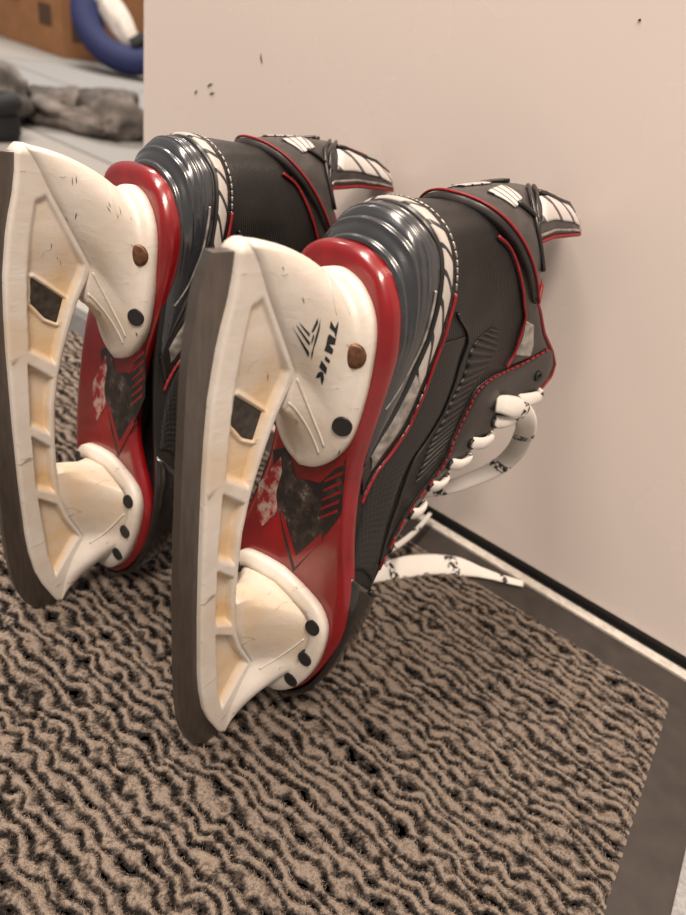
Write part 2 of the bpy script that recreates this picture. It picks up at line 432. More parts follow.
def pedestal(half, keel, kx0, kx1, pw, kh=6.6, inset=8.5, dz=6.6, step=0., pwx=None):
    """pw: spread exponent, a number or a function of x; step: recess of the bowl behind the flange lip"""
    rings = []; out = flange(half, 0); ins = flange(half, inset); ins2 = flange(half, inset - 1.4); mid = flange(half, 1.2)
    x0, x1 = out[0, 0], out[-1, 0]; n = len(out)
    def ring(xy, zf):
        r = [(xy[i, 0], -xy[i, 1], zf(i)) for i in range(n)]
        r += [(xy[i, 0], xy[i, 1], zf(i)) for i in range(n - 2, 0, -1)]
        return r
    kl = np.zeros((n, 2)); kz = np.zeros(n); pe = np.zeros((n, 1)); stp = np.zeros(n)
    for i in range(n):
        f = (out[i, 0] - x0) / (x1 - x0); kx = kx0 + (kx1 - kx0) * f
        kl[i] = (kx, kh * min(1, math.sqrt(max(0, out[i, 1]) / 9.))); kz[i] = interp(kx, keel)
        pe[i] = pw(out[i, 0]) if callable(pw) else pw; stp[i] = step * smooth01((240 - out[i, 0]) / 12.)
    for t in np.linspace(0, 1, 14):
        a = t ** pe; b = 1 - (1 - t) ** 1.15
        if pwx: a = np.hstack([np.array([[t ** pwx(q[0])] for q in out]), a])
        xy = kl * (1 - a) + ins * a
        rings.append(ring(xy, lambda i: kz[i] * (1 - b) + (sole_z(xy[i, 0]) - dz + stp[i] * smooth01((t - .45) / .5)) * b))
    if step: rings.append(ring(ins2, lambda i: sole_z(ins2[i, 0]) - dz - .2))
    rings.append(ring(ins * .5 + mid * .5, lambda i: sole_z(mid[i, 0]) - (dz + 6) / 2))
    rings.append(ring(mid, lambda i: sole_z(mid[i, 0]) - 5.6))
    rings.append(ring(out, lambda i: sole_z(out[i, 0]) - 4.2))
    rings.append(ring(out, lambda i: sole_z(out[i, 0]) + .4))
    return rings

def build_holder(parent):
    V, F, G = [], [], []
    xs = np.unique(np.round(np.concatenate([np.arange(0, 58, 1.2), np.arange(58, 92, .6), np.arange(92, 284, 1.2), [284.]]), 3)); nz = 46
    def add_side(sg):
        off = len(V)
        for x in xs:
            zb, zt = interp(x, ZB), interp(x, ZT)
            endr = min(1., (x + .8) / 4.) ** .5 * min(1., (285 - x) / 6.) ** .5
            for j in range(nz):
                v = j / (nz - 1); v = v + .12 * math.sin(2 * math.pi * v) * -.5
                z = zb + (zt - zb) * v; px = x
                dd, bp = pdist(px, z, WINDOW)
                rd = min(z - zb, 2.0)
                w = 6.3 - .9 * (1 - rd / 2.0) ** 2
                rt = min(zt - z, 1.4); w -= .7 * (1 - rt / 1.4) ** 2
                pd = pocket_depth(px, z); w -= pd
                V.append((px, sg * w * endr, z)); G.append(min(1, pd / 4.2) * .85)  # tint grows with pocket depth: grime plus painted recess shade
        return off
    o1 = add_side(-1); o2 = add_side(1); nx = len(xs)
    inside = np.zeros((nx - 1, nz - 1), bool)
    for i in range(nx - 1):
        for j in range(nz - 1):
            c = np.mean([V[o1 + a * nz + b] for a, b in ((i, j), (i + 1, j), (i + 1, j + 1), (i, j + 1))], axis=0)
            inside[i, j] = False
    for off, fl in ((o1, False), (o2, True)):
        for i in range(nx - 1):
            for j in range(nz - 1):
                if inside[i, j]: continue
                q = (off + i * nz + j, off + (i + 1) * nz + j, off + (i + 1) * nz + j + 1, off + i * nz + j + 1)
                F.append(q[::-1] if fl else q)
    D = o2 - o1
    for i in range(nx - 1):
        for j in range(nz - 1):
            if not inside[i, j]: continue
            for (di, dj, a, b) in ((-1, 0, (i, j), (i, j + 1)), (1, 0, (i + 1, j), (i + 1, j + 1)), (0, -1, (i, j), (i + 1, j)), (0, 1, (i, j + 1), (i + 1, j + 1))):
                if not inside[i + di, j + dj]:
                    p, q = o1 + a[0] * nz + a[1], o1 + b[0] * nz + b[1]; F.append((p, q, q + D, p + D))
    for i in range(nx - 1):
        for j in (0, nz - 1):
            p, q = o1 + i * nz + j, o1 + (i + 1) * nz + j; F.append((p, q, q + D, p + D))
    for i in (0, nx - 1):
        for j in range(nz - 1):
            p, q = o1 + i * nz + j, o1 + i * nz + j + 1; F.append((p, q, q + D, p + D))
    def add_rings(rings, gfun):
        off = len(V); k = len(rings[0])
        for i, r in enumerate(rings):
            for p in r: V.append(p); G.append(gfun(i / (len(rings) - 1), p))
        F.extend(grid_faces(len(rings), k, True, off))
        F.append(tuple(off + (len(rings) - 1) * k + j for j in range(k)))
        n_ = k // 2 + 1; mr = lambda i: i if i in (0, n_ - 1) else 2 * n_ - 2 - i
        for i in range(n_ - 1):
            q = [off + i, off + i + 1, off + mr(i + 1), off + mr(i)]; q = list(dict.fromkeys(q)); F.append(tuple(q))
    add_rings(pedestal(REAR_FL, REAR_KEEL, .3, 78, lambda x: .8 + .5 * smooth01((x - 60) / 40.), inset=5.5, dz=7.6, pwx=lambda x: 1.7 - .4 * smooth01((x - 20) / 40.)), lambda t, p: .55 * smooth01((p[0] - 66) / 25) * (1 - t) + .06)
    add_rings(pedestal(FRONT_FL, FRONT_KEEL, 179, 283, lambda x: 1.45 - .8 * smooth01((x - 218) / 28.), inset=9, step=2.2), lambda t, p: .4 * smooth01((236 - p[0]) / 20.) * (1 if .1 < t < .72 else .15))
    o = fix_normals(mesh_obj('holder', V, F, M['holder'], parent, attr=('grime_shade', G)))
    return o

def build_runner(parent):
    bot = spline([(3.8, 11.5), (11.5, 7.4), (24, 4.2), (46.6, 1.3), (72, .2), (105, -.9), (160, -2), (223, -1.2), (253, 1), (268, 4.6), (278, 10), (284.2, 18)], 60)
    top = spline([(284.6, 27.5), (275, 26), (262, 21), (234, 14.5), (202, 12.6), (142, 11.6), (99, 12), (61, 13.6), (41, 16.6), (22, 21), (4, 23.4)], 50)
    O = np.vstack([bot, top]); n = len(O); V = []
    for y in (-2.6, 3.0): V += [(p[0], y, p[1]) for p in O]
    F = [tuple(range(n)), tuple(range(2 * n - 1, n - 1, -1))] + [(i, (i + 1) % n, n + (i + 1) % n, n + i) for i in range(n)]
    o = fix_normals(mesh_obj('blade_runner', V, F, M['steel'], parent, smooth=False))
    mod(o, 'BEVEL', width=.35 * MM, segments=2, limit_method='ANGLE', angle_limit=.9)
    return o

def outline_full(lat, med, n=70, grow=0):
    a = resample(spline(lat, 200), n); b = resample(spline(med, 200), n)
    P = np.vstack([a, b[::-1][1:-1]])
    if grow:
        T = np.roll(P, -1, 0) - np.roll(P, 1, 0); T /= np.linalg.norm(T, axis=1)[:, None]
        N = np.stack([T[:, 1], -T[:, 0]], 1); c = P.mean(0)
        sg = np.sign(np.sum(N * (P - c), 1)); P = P + N * np.where(sg == 0, 1, sg)[:, None] * grow
    return P

def rim_h(x): return interp(x, [(0, 11.5), (40, 11.5), (90, 10), (140, 8.5), (300, 8)])
def build_outsole(parent, near, far):
    rings = []
    for g, dz in ((-6, -.02), (-3.2, -.03), (-1.2, .05), (.2, .2), (1.1, .4), (1.4, .62), (.9, .82), (-.6, .96), (-2.5, 1.), (-6, 1)):
        P = outline_full(near, far, grow=g); rings.append([(p[0], p[1], sole_z(p[0]) + dz * rim_h(p[0])) for p in P])
    V = [p for r in rings for p in r]; k = len(rings[0])
    F = grid_faces(len(rings), k, True)
    F.append(tuple(range(k))[::-1]); F.append(tuple((len(rings) - 1) * k + j for j in range(k)))
    return fix_normals(mesh_obj('outsole', V, F, M['red'], parent))

def flat_poly(name, polys, mat, parent, dz=-.45):
    V, F = [], []
    for poly in polys:
        o = len(V); k = len(poly)
        V += [(x, y, sole_z(x) + dz) for x, y in poly]; V += [(x, y, sole_z(x) + .2) for x, y in poly]
        F.append(tuple(range(o, o + k))); F.append(tuple(range(o + k, o + 2 * k))[::-1])
        F += [(o + i, o + (i + 1) % k, o + k + (i + 1) % k, o + k + i) for i in range(k)]
    return fix_normals(mesh_obj(name, V, F, mat, parent, smooth=False))

def cup(name, c, nrm, r, mat, parent, dome=0., depth=1.2):
    """round fastener: flat or domed cap with a bevelled edge"""
    n = Vector(nrm).normalized(); a = n.orthogonal().normalized(); b = n.cross(a); c = Vector(c)
    prof = [(r, -depth * 5), (r, .15), (r * .86, .35 + dome * .35), (r * .6, .35 + dome * .75), (r * .3, .35 + dome * .95), (.01, .35 + dome)]
    if dome < 0: prof = [(r, -6), (r, .15), (r * .92, .2), (r * .84, .12), (r * .6, .1), (.01, .1)]
    k = 24; V = [c + n * h + (a * math.cos(2 * math.pi * j / k) + b * math.sin(2 * math.pi * j / k)) * q for q, h in prof for j in range(k)]
    F = grid_faces(len(prof), k, True)
    return fix_normals(mesh_obj(name, V, F, mat, parent))

LACE_EYES = [-.572, -.622, -.654, -.686, -.720, -.762, -.82]
def build_skate(R, T, near, far, scuff):
    root = bpy.data.objects.new('hockey_skate', None); COL.objects.link(root)
    root.matrix_world = Matrix(((R[0][0], R[0][1], R[0][2], T[0] * MM), (R[1][0], R[1][1], R[1][2], T[1] * MM), (R[2][0], R[2][1], R[2][2], T[2] * MM), (0, 0, 0, 1)))
    holder = build_holder(root); build_runner(root); build_outsole(root, near, far)
    bv = BVHTree.FromPolygons([tuple(v.co / MM) for v in holder.data.vertices], [tuple(p.vertices) for p in holder.data.polygons])
    def hit(p, d):
        h = bv.ray_cast(Vector(p), Vector(d).normalized()); return h
    tr = [(p[0] + (75 - p[0]) * -.0, p[1] + (32 - p[1]) * -.0) for p in WINDOW]; k_ = len(tr)
    fix_normals(mesh_obj('blade_trigger', [(x, y, z) for y in (-2.3, 2.3) for x, z in tr], [tuple(range(k_)), tuple(range(k_, 2 * k_))[::-1]] + [(i, (i + 1) % k_, k_ + (i + 1) % k_, k_ + i) for i in range(k_)], M['trigger'], root, smooth=False))
    # fasteners on both flanges
    for sg in (-1, 1):
        for (x, y, kind) in ((47.3, 22.3, 'rust'), (81.1, 23.5, 'hole'), (197.2, 32.4, 'hole'), (220, 32, 'hole'), (241.6, 25.6, 'hole')):
            h = hit((x, sg * y, 20), (0, 0, 1))
            if h[0] is None: continue
            n = h[1] if h[1].z < 0 else -h[1]
            n = (n + Vector((0, 0, -.25)) if x > 100 else Vector((0, sg * .50, -.86))).normalized()
            if kind == 'rust':
                r = cup('rivet', h[0] + n * 1.0, n, 5.6, M['rust'], root, dome=.9); cup('rivet_head', h[0] + n * .9, n, 2.8, M['rust'], r, dome=.7)
            else: cup('rivet_hole', h[0] + n * (.9 if x < 100 else .5), n, 4.8 if x < 100 else 4.4, M['dark'], root, dome=-1)
    # boot shell
    nu, ns = 44, 150; V, U = [], []
    for i in range(nu):
        for j in range(ns):
            s = -1 + 2 * j / (ns - 1); V.append(S(i / (nu - 1), s)); U.append((s, i / (nu - 1)))
    shell = mesh_obj('boot_shell', V, grid_faces(nu, ns), M['weave'], root, uvs=U); 
    pol = shell.data.polygons[(nu // 2) * (ns - 1) + 20]
    if pol.normal.y > 0: shell.data.flip_normals()
    mod(shell, 'SOLIDIFY', thickness=3.5 * MM, offset=-1)
    shell.data.materials.append(M['felt']); shell.modifiers[-1].material_offset = 1; shell.modifiers[-1].material_offset_rim = 0
    # toe cap
    V = []; nx, na = 40, 33
    for i in range(nx):
        f = i / (nx - 1)
        for j in range(na):
            a = math.pi * j / (na - 1); up = math.sin(a)
            x0 = 163 + 46 * up ** .8; x = x0 + (273.5 - x0) * (1 - (1 - f) ** 1.6)
            zb = rim_z(x) - 2
            g = max(0., (x - 197) / 76.5); e = (max(0., 1 - g ** 2.3)) ** (1 / 2.3)
            W = (interp(x, [(150, 38), (165, 42.5), (185, 46), (205, 45.5), (235, 43), (300, 40)]) + .6) * e
            H = interp(x, [(150, 58), (165, 54), (208, 47), (240, 44), (290, 40)]) * e ** .9
            c = math.cos(a); y = -W * math.copysign(abs(c) ** .62, c); z = zb + H * up ** .85
            V.append((x, y, z))
    tc = mesh_obj('toe_cap', V, grid_faces(nx, na), M['toe'], root); fix_normals(tc)
    if tc.data.polygons[5 * (na - 1) + na // 2].normal.z < 0: tc.data.flip_normals()
    mod(tc, 'SOLIDIFY', thickness=3 * MM, offset=-1)
    tubes('toe_cap_lip', [[V[j] for j in range(3, na - 3)]], 1.3, M['toe'], tc)
    details(root, holder, bv)
    return root

GLYPHS = [[(31.3, 61.7), (34.3, 61.5), (36.4, 63.9), (39.2, 64.8), (33.3, 65.4), (31.6, 65.2), (34.5, 64.0)], [(37.0, 61.7), (39.3, 64.9), (41.9, 64.7), (39.8, 62.3), (41.4, 62.0), (44.0, 64.3), (46.2, 64.1), (44.4, 60.6), (41.5, 61.0), (38.0, 61.1)], [(46.8, 61.5), (49.0, 63.7), (50.5, 63.6), (48.7, 61.5)], [(49.0, 60.5), (52.7, 63.3), (56.0, 63.6), (52.6, 60.6)], [(54.7, 61.5), (55.3, 62.6), (58.4, 63.6), (62.0, 63.8), (59.3, 62.8)], [(54.7, 61.6), (55.6, 61.0), (58.5, 61.1), (57.9, 62.2), (56.3, 62.3)]]
SLASHES = [[(33.5, 46.4), (45.5, 55.4), (48.2, 56.0), (42.7, 52.4)], [(32.5, 47.6), (40.8, 54.5), (42.5, 54.7), (35.4, 49.3)], [(31.5, 48.4), (36.8, 53.7), (38.2, 53.8), (33.8, 50.0)], [(30.0, 57.0), (34.9, 57.3), (43.6, 56.5), (49.6, 57.3), (45.9, 56.2), (39.2, 56.0)], [(29.9, 55.7), (33.3, 54.7), (36.0, 54.1), (36.0, 55.0), (32.2, 56.2)], [(36.8, 55.1), (39.6, 54.8), (42.0, 55.2), (38.0, 55.6)]]

def printed(name, polys, bv, mat, parent, side=-1, off=.25):
    """ink marks laid on the side of the holder: (x, z) outlines dropped onto its surface"""
    bm = bmesh.new()
    for poly in polys:
        vs = [bm.verts.new((x, 0, z)) for x, z in poly]
        bm.faces.new(vs)
    bmesh.ops.triangulate(bm, faces=bm.faces[:])
    bmesh.ops.subdivide_edges(bm, edges=bm.edges[:], cuts=2, use_grid_fill=True)
    for v in bm.verts:
        h = bv.ray_cast(Vector((v.co.x, side * 70, v.co.z)), Vector((0, -side, 0)))
        if h[0] is not None:
            n = h[1] if h[1].y * side > 0 else -h[1]; v.co = h[0] + n * off
        else: v.co.y = side * 7
        v.co *= MM
    bmesh.ops.recalc_face_normals(bm, faces=bm.faces[:])
    me = bpy.data.meshes.new(name); bm.to_mesh(me); bm.free(); me.materials.append(mat)
    o = bpy.data.objects.new(name, me); COL.objects.link(o); o.parent = parent
    return o

def mir(c): return [(-s, u) for s, u in c]
COUNTER_HI = [(-.605, .015), (-.557, .047), (-.521, .085), (-.477, .129), (-.425, .167), (-.369, .198), (-.309, .213), (-.257, .223), (-.2, .228), (-.15, .213), (-.08, .196), (0, .194)]
COUNTER_HI = COUNTER_HI + mir(COUNTER_HI[:-1])[::-1]
STRIPE_HI = [(-.68, .07), (-.655, .11), (-.625, .148), (-.585, .168), (-.529, .192), (-.473, .230), (-.401, .264), (-.345, .290), (-.281, .307), (-.224, .316), (-.152, .312), (-.084, .296), (-.03, .285), (0, .284)]
STRIPE_HI = STRIPE_HI + mir(STRIPE_HI[:-1])[::-1]
STAY_LO = [(-.505, .97), (-.517, .85), (-.529, .735), (-.535, .638), (-.542, .560), (-.561, .487), (-.593, .47), (-.629, .51), (-.661, .595), (-.693, .71), (-.73, .76), (-.80, .70), (-.90, .66)]
STAY_HI = [(-.515, 1), (-.54, 1), (-.56, 1), (-.575, 1), (-.59, 1), (-.605, 1), (-.625, 1), (-.65, 1), (-.675, 1), (-.705, 1), (-.75, 1), (-.82, 1), (-.91, 1)]
LINE2 = [(-.17, .70), (-.212, .789), (-.301, .84), (-.385, .865), (-.445, .808), (-.49, .74), (-.525, .66)]

# tendon guard surface
TG_E = [(0, 34, 41.5, 203), (.2, 26, 38.5, 208), (.3, 15, 32, 206), (.38, 6, 27, 211), (.5, 4, 24, 238), (.75, 4, 24, 264), (.9, 5, 21, 282), (1, 2, 9, 292)]
TG_C = [(0, -15, 160), (.2, -18, 184), (.35, -20, 206), (.5, -20.5, 230), (.75, -15.5, 262), (.9, -7, 284), (1, 1, 294)]
def tgS(v, s, off=0.):
    vs = [t[0] for t in TG_E]; g = lambda T, k: float(np.interp(v, [t[0] for t in T], [t[k] for t in T]))
    a = abs(s); xe, ye, ze, xc, zc = g(TG_E, 1), g(TG_E, 2), g(TG_E, 3), g(TG_C, 1), g(TG_C, 2)
    y = ye * math.sin(min(1, a) * math.pi / 2) ** .9
    p = np.array([xc + (xe - xc) * a ** 2.1, math.copysign(y, s), zc + (ze - zc) * a ** 1.6])
    n = np.array([p[0] - 45 if v < .6 else p[0] - 30, p[1] * 1.1, 0]); n /= np.linalg.norm(n)
    return p + n * off
def tg_patch(name, c, mat, parent, off, n=14):
    """c: four (v,s) corners"""
    V, U = [], []
    for i in range(n):
        for j in range(n):
            a, b = i / (n - 1), j / (n - 1)
            v = (c[0][0] * (1 - a) + c[1][0] * a) * (1 - b) + (c[3][0] * (1 - a) + c[2][0] * a) * b
            s = (c[0][1] * (1 - a) + c[1][1] * a) * (1 - b) + (c[3][1] * (1 - a) + c[2][1] * a) * b
            V.append(tgS(v, s, off)); U.append((a, b))
    o = mesh_obj(name, V, grid_faces(n, n), mat, parent, uvs=U)
    if o.data.polygons[n * n // 2 - n].normal.dot(Vector((-1, c[0][1] * 1.5, 0))) < 0: o.data.flip_normals()
    mod(o, 'SOLIDIFY', thickness=.8 * MM, offset=-1)
    return o

def dashes(curve, on=3, gap=2):
    out = []; i = 0
    while i + on < len(curve): out.append(curve[i:i + on + 1]); i += on + gap
    return out

def details(root, holder, bv):
    lettered = len([o for o in bpy.data.objects if o.name.startswith('hockey_skate')]) == 1
    if lettered:
        lg = printed('logo_lettering', GLYPHS, bv, M['ink'], holder); lg['label'] = 'black TUUK lettering'
        pc = printed('logo_chevron', SLASHES, bv, M['ink'], holder); pc['label'] = 'black slashed chevron print'
    r2 = random.Random(11 if lettered else 23)
    sc = []
    spots = [(53, 38), (47, 35), (24, 60), (92, 74), (27, 66), (15, 45), (30, 44)] if not lettered else [(96, 73), (22, 50), (12, 40), (60, 40)]
    for x, z in spots:
        sc = []
        for q in range(2 if not lettered else 1):
            cx, cz = x + r2.uniform(-2.5, 2.5), z + r2.uniform(-2, 2); l, w_ = r2.uniform(.8, 2.6), r2.uniform(.12, .32); a = r2.uniform(-.3, .5)
            sc.append([(cx + l * ca * math.cos(a) - w_ * sa * math.sin(a), cz + l * ca * math.sin(a) + w_ * sa * math.cos(a)) for ca, sa in ((-1, -.3), (-.2, -1), (1, .1), (.3, .9))])
            printed('scuff_mark', sc[-1:], bv, M['ink'], holder, off=.15)
    # raised edge lines moulded into the holder
    def line_on(pts, r, n=30):
        L = []
        for x, z in spline(pts, n):
            h = bv.ray_cast(Vector((x, -70, z)), Vector((0, 1, 0)))
            if h[0] is not None: L.append(np.array(h[0]) + np.array([0, -.05, 0]))
        return L
    for pts in ([(60, -7), (70, -9.2), (82, -12), (95, -16)], [(71, -6.5), (80, -8), (90, -10.5), (100, -13.5)], [(237, -11), (228, -17), (218, -23), (209, -28)]):
        L = []
        for x, y in spline(pts, 24):
            h = bv.ray_cast(Vector((x, y, 20)), Vector((0, 0, 1)))
            if h[0] is not None and h[0].z > 36: L.append(np.array(h[0]) + np.array([0, 0, .1]))
        if len(L) > 4: tubes('moulded_rib', [L], .7, M['holder'], holder, n=6)
    for pts in ([(14, 64), (19, 63), (24, 63.5), (29, 64.5)], [(16, 71), (20, 70.5), (25, 71), (29.5, 72)]):
        L = line_on(pts, .3)
        if len(L) > 4: tubes('moulded_rib', [L], .3, M['holder'], holder, n=6)
    # printed sole: dark wedge graphic on the red
    gp = [[(100, -25), (129, -29.5), (139, -25.5), (160, -16), (180, -6.5), (165, 4), (150, 12), (140, 17), (118, 24), (112, 14), (125, 4), (120, -12)]]
    g = flat_poly('sole_graphic', gp, M['sole_black'], root); g['label'] = 'black wedge graphic on red sole'
    for v1 in ([(146, -20), (150, -21.5), (176, -7.5), (169, -6.5)], [(153, 9.5), (149, 8.8), (169, -6.5), (176, -7.5)]):
        flat_poly('sole_emblem', [v1], M['red'], g, dz=-.7)
    for k in range(6):
        x0, y0 = 101 + 5.2 * k, -24.5 - .5 * k
        hl = flat_poly('hatch_line', [[(x0, y0), (x0 + 2, y0 - .3), (x0 + 12, y0 + 10), (x0 + 10.4, y0 + 10)]], M['red'], g, dz=-.7)
    wp = flat_poly('worn_patch', [[(119, 17), (127, 14.5), (140, 16), (152, 13), (166, 22), (160, 28), (142, 30)]], M['worn'], root, dz=-.62); wp['label'] = 'pale worn patch on the red sole'
    # heel counter with raised ridges that follow the sole rim
    lo = [(s, .012) for s in np.linspace(-.60, .60, 21)]
    def ridge(p, q, s, u):
        f = smooth01(1.25 - abs(s) / .36)
        w_ = (q * 4.3 + .6) % 1.0
        return f * (.75 * math.exp(-((w_ - .5) / .16) ** 2) - .35 * math.exp(-((w_ - .72) / .10) ** 2)) + 1.6 * math.sin(q * math.pi) + 1.6 * (1 - q) ** 2 * smooth01(1.4 - abs(s) / .3)
    hc = patch('heel_counter', lo, COUNTER_HI, M['counter'], root, off=1.6, n=150, m=90, height=ridge)
    for m_ in (False, True):
        tubes('trim_line', [on_boot([(-.289, .186), (-.337, .173), (-.381, .154), (-.429, .123), (-.461, .085), (-.485, .035)], 2.8, mirror=m_)], .7, M['silver'], hc, n=6)
    # band of white blocks round the counter
    sb = patch('side_stripe', COUNTER_HI, STRIPE_HI, M['leather'], root, off=1.3, n=150, m=10)
    inner = [tuple(np.array(a) * .84 + np.array(b) * .16) for a, b in zip(spline(COUNTER_HI, 40), spline(STRIPE_HI, 40))]
    outer = [tuple(np.array(a) * .20 + np.array(b) * .80) for a, b in zip(spline(COUNTER_HI, 40), spline(STRIPE_HI, 40))]
    for nm, (i0, i1) in (('stripe_panel', (6, 34)), ('silver_panel', (1, 6)), ('silver_panel', (34, 39))):
        pn = patch(nm, inner[i0:i1 + 1], outer[i0:i1 + 1], M['stripe'] if nm == 'stripe_panel' else M['silver'], sb, off=2.1, n=80, m=6)
        pn['label'] = 'white slanted blocks' if nm == 'stripe_panel' else 'worn silver panel'
    tubes('stitch_line', dashes(on_boot(STRIPE_HI, 1.8, 300), 3, 1), .55, M['silver'], sb, n=6)
    rl = [(-.69, .06), (-.668, .095), (-.64, .135), (-.600, .165), (-.555, .182), (-.50, .213), (-.43, .250), (-.37, .281), (-.31, .303)]
    for m_ in (False, True):
        pr = tubes('red_piping', [on_boot(rl, 2.0, mirror=m_)], .85, M['redtrim'], sb, n=8); pr['label'] = 'thin red piping'
    # side panels on both sides
    for m_ in (False, True):
        patch('carbon_panel', [(-.425, .255), (-.505, .21), (-.60, .172), (-.673, .123), (-.733, .079), (-.80, .03)], [(-.421, .43), (-.505, .37), (-.59, .33), (-.68, .36), (-.78, .40), (-.86, .36)], M['carbon'], root, off=.6, mirror=m_)
        patch('rib_panel', [(-.415, .60), (-.445, .481), (-.521, .406), (-.575, .352), (-.635, .385), (-.677, .469), (-.72, .55)], [(-.425, .66), (-.475, .63), (-.513, .545), (-.565, .45), (-.613, .462), (-.648, .54), (-.69, .64)], M['bars'], root, off=.9, mirror=m_)
        tubes('panel_seam', [on_boot([(-.36, .34), (-.43, .43), (-.505, .375), (-.58, .335), (-.66, .36), (-.75, .44), (-.84, .45)], .7, mirror=m_)], .9, M['leather'], root, n=6)
        es = patch('eyelet_stay', STAY_LO, STAY_HI, M['leather'], root, off=1.6, n=90, m=12, mirror=m_)
        rs = tubes('red_stitching', dashes(on_boot(STAY_LO, 2.0, 220, mirror=m_), 4, 2), .7, M['redtrim'], es, n=6); rs['label'] = 'red stitching'
        for s_ in EYES:
            p, n_ = S(EU(s_), s_ if not m_ else -s_), Sn(EU(s_), s_ if not m_ else -s_)
            a = np.cross(n_, [0, 0, 1.]); a /= np.linalg.norm(a); b = np.cross(n_, a)
            ring = [p + n_ * 2.0 + (a * math.cos(t) + b * math.sin(t)) * 2.6 for t in np.linspace(0, 2 * math.pi, 20)]
            tubes('eyelet', [ring], 1.0, M['dark'], es, n=6)
        cb = patch('collar_band', LINE2, [(-.19, 1), (-.25, 1), (-.31, 1), (-.38, 1), (-.44, 1), (-.48, 1), (-.51, 1)], M['leather'], root, off=1.2, n=60, m=8, mirror=m_)
        tubes('red_stitching', [on_boot(LINE2, 1.6, mirror=m_)], .9, M['redtrim'], cb, n=6)
        cs = patch('collar_flash', [(-.41, .86), (-.455, .815), (-.50, .74)], [(-.43, .93), (-.48, .90), (-.515, .85)], M['silver'], cb, off=1.9, n=20, m=5, mirror=m_)
    top = [S(1, s) + np.array([0, 0, .5]) for s in np.linspace(-.62, .62, 160)]
    cp = tubes('collar_piping', [top], 1.3, M['redtrim'], root, n=8)
    # lining roll inside the collar
    tubes('collar_lining', [[S(.97, s) * np.array([1, .86, 1]) + np.array([3 if abs(s) < .3 else 0, 0, -1]) for s in np.linspace(-.5, .5, 60)]], 4.5, M['felt'], root, n=10)
    # tongue
    TC = [(238, 112), (205, 122), (170, 130), (140, 148), (122, 168), (112, 195), (104, 222), (98, 246), (95, 262)]
    P = spline(TC, 40); V = []
    for i, (x, z) in enumerate(P):
        hw = 20 + 14 * i / 39.
        for j in range(13):
            t = -1 + 2 * j / 12; V.append((x - 6 + 10 * 0 - 6 * (1 - t * t) * 0, t * hw, z - 10 - 7 * t * t))
    tn = mesh_obj('tongue', V, grid_faces(40, 13), M['felt'], root); mod(tn, 'SOLIDIFY', thickness=6 * MM, offset=0); fix_normals(tn)
    # tendon guard
    nv, ns = 40, 41; V, U = [], []
    for i in range(nv):
        for j in range(ns): V.append(tgS(i / (nv - 1), -1 + 2 * j / (ns - 1))); U.append((i / (nv - 1), j / (ns - 1)))
    tg = mesh_obj('tendon_guard', V, grid_faces(nv, ns), M['guard'], root, uvs=U)
    if tg.data.polygons[20 * (ns - 1) + 20].normal.x > 0: tg.data.flip_normals()
    mod(tg, 'SOLIDIFY', thickness=6 * MM, offset=-1)
    ed = [tgS(v, -1, .6) for v in np.linspace(.02, 1, 50)] + [tgS(1, s, .6) for s in np.linspace(-.9, .9, 15)] + [tgS(v, 1, .6) for v in np.linspace(1, .02, 50)]
    tubes('guard_trim', [[tgS(v, sg * (.93 if v < .9 else .9), .9) for sg in (-1,) for v in np.linspace(.36, .97, 40)]], .9, M['silver'], tg, n=6)
    e_ = tubes('guard_piping', [ed], 1.2, M['redtrim'], tg, n=8); e_['label'] = 'red edge piping'
    tubes('guard_seam', [[tgS(.01, s, 1.0) for s in np.linspace(-1, 1, 60)]], .8, M['redtrim'], tg, n=6)
    for sg in (-1, 1):
        tg_patch('guard_emblem', [(.40, sg * .80), (.92, sg * .82), (.93, sg * .42), (.44, sg * .42)], M['emblem'], tg, 1.1)
        tg_patch('guard_emblem', [(.16, sg * .10), (.32, sg * .05), (.30, sg * .34), (.17, sg * .36)], M['emblem'], tg, 1.1)
        for ln in ([tgS(.20 + .26 * t, sg * (.9 - .75 * t), 1.2) for t in np.linspace(0, 1, 20)],
                   [tgS(.27 + .22 * t, sg * (.93 - .75 * t), 1.2) for t in np.linspace(0, 1, 20)],
                   [tgS(.46 + .48 * t, sg * (.34 + .1 * math.sin(3 * t)), 1.2) for t in np.linspace(0, 1, 24)],
                   [tgS(.22 + .14 * t, sg * (.34 + .42 * t), 1.2) for t in np.linspace(0, 1, 20)]):
            tubes('guard_rib', [ln], 1.3, M['leather'], tg, n=6)
    tg_patch('guard_flash', [(.62, -.22), (.84, -.16), (.80, .05), (.66, .02)], M['redtrim'], tg, 1.0)
    # laces
    L, N = [], []
    for k, s_ in enumerate(EYES[:-1]):
        if k == 0: continue
        for sg in (1, -1):
            a = lambda u, ds=0., h=0.: S(min(1, u), sg * (s_ + ds)) + Sn(min(1, u), sg * (s_ + ds)) * h
            e = S(1, sg * s_); s2 = EYES[k + 1]; e2 = S(1, -sg * s2)
            nrm = Sn(.95, sg * s_); up = S(1, sg * s_) - S(.9, sg * s_); up /= np.linalg.norm(up)
            pts = [a(EU(s_), 0, 1.0), a(EU(s_) * .5 + .5, 0, 4.2) , e + up * 3.2 + nrm * 2.2, e + up * 3.0 - np.array([0, 8 * np.sign(e[1]), 0]) - np.array([0, 0, 2]), (e + e2) / 2 + np.array([2, 0, -3.]), e2 + np.array([0, -6 * np.sign(e2[1]), -3.])]
            c = spline(pts, 36); L.append(c)
            N.append(np.array([nrm * (1 - t) + np.array([.4, 0, .9]) * t for t in np.linspace(0, 1, 36)]))
    lc = tubes('laces', L, 4.4, M['lace'], root, n=10, flat=.5, normals=N)
    lc['label'] = 'white laces with black flecks'
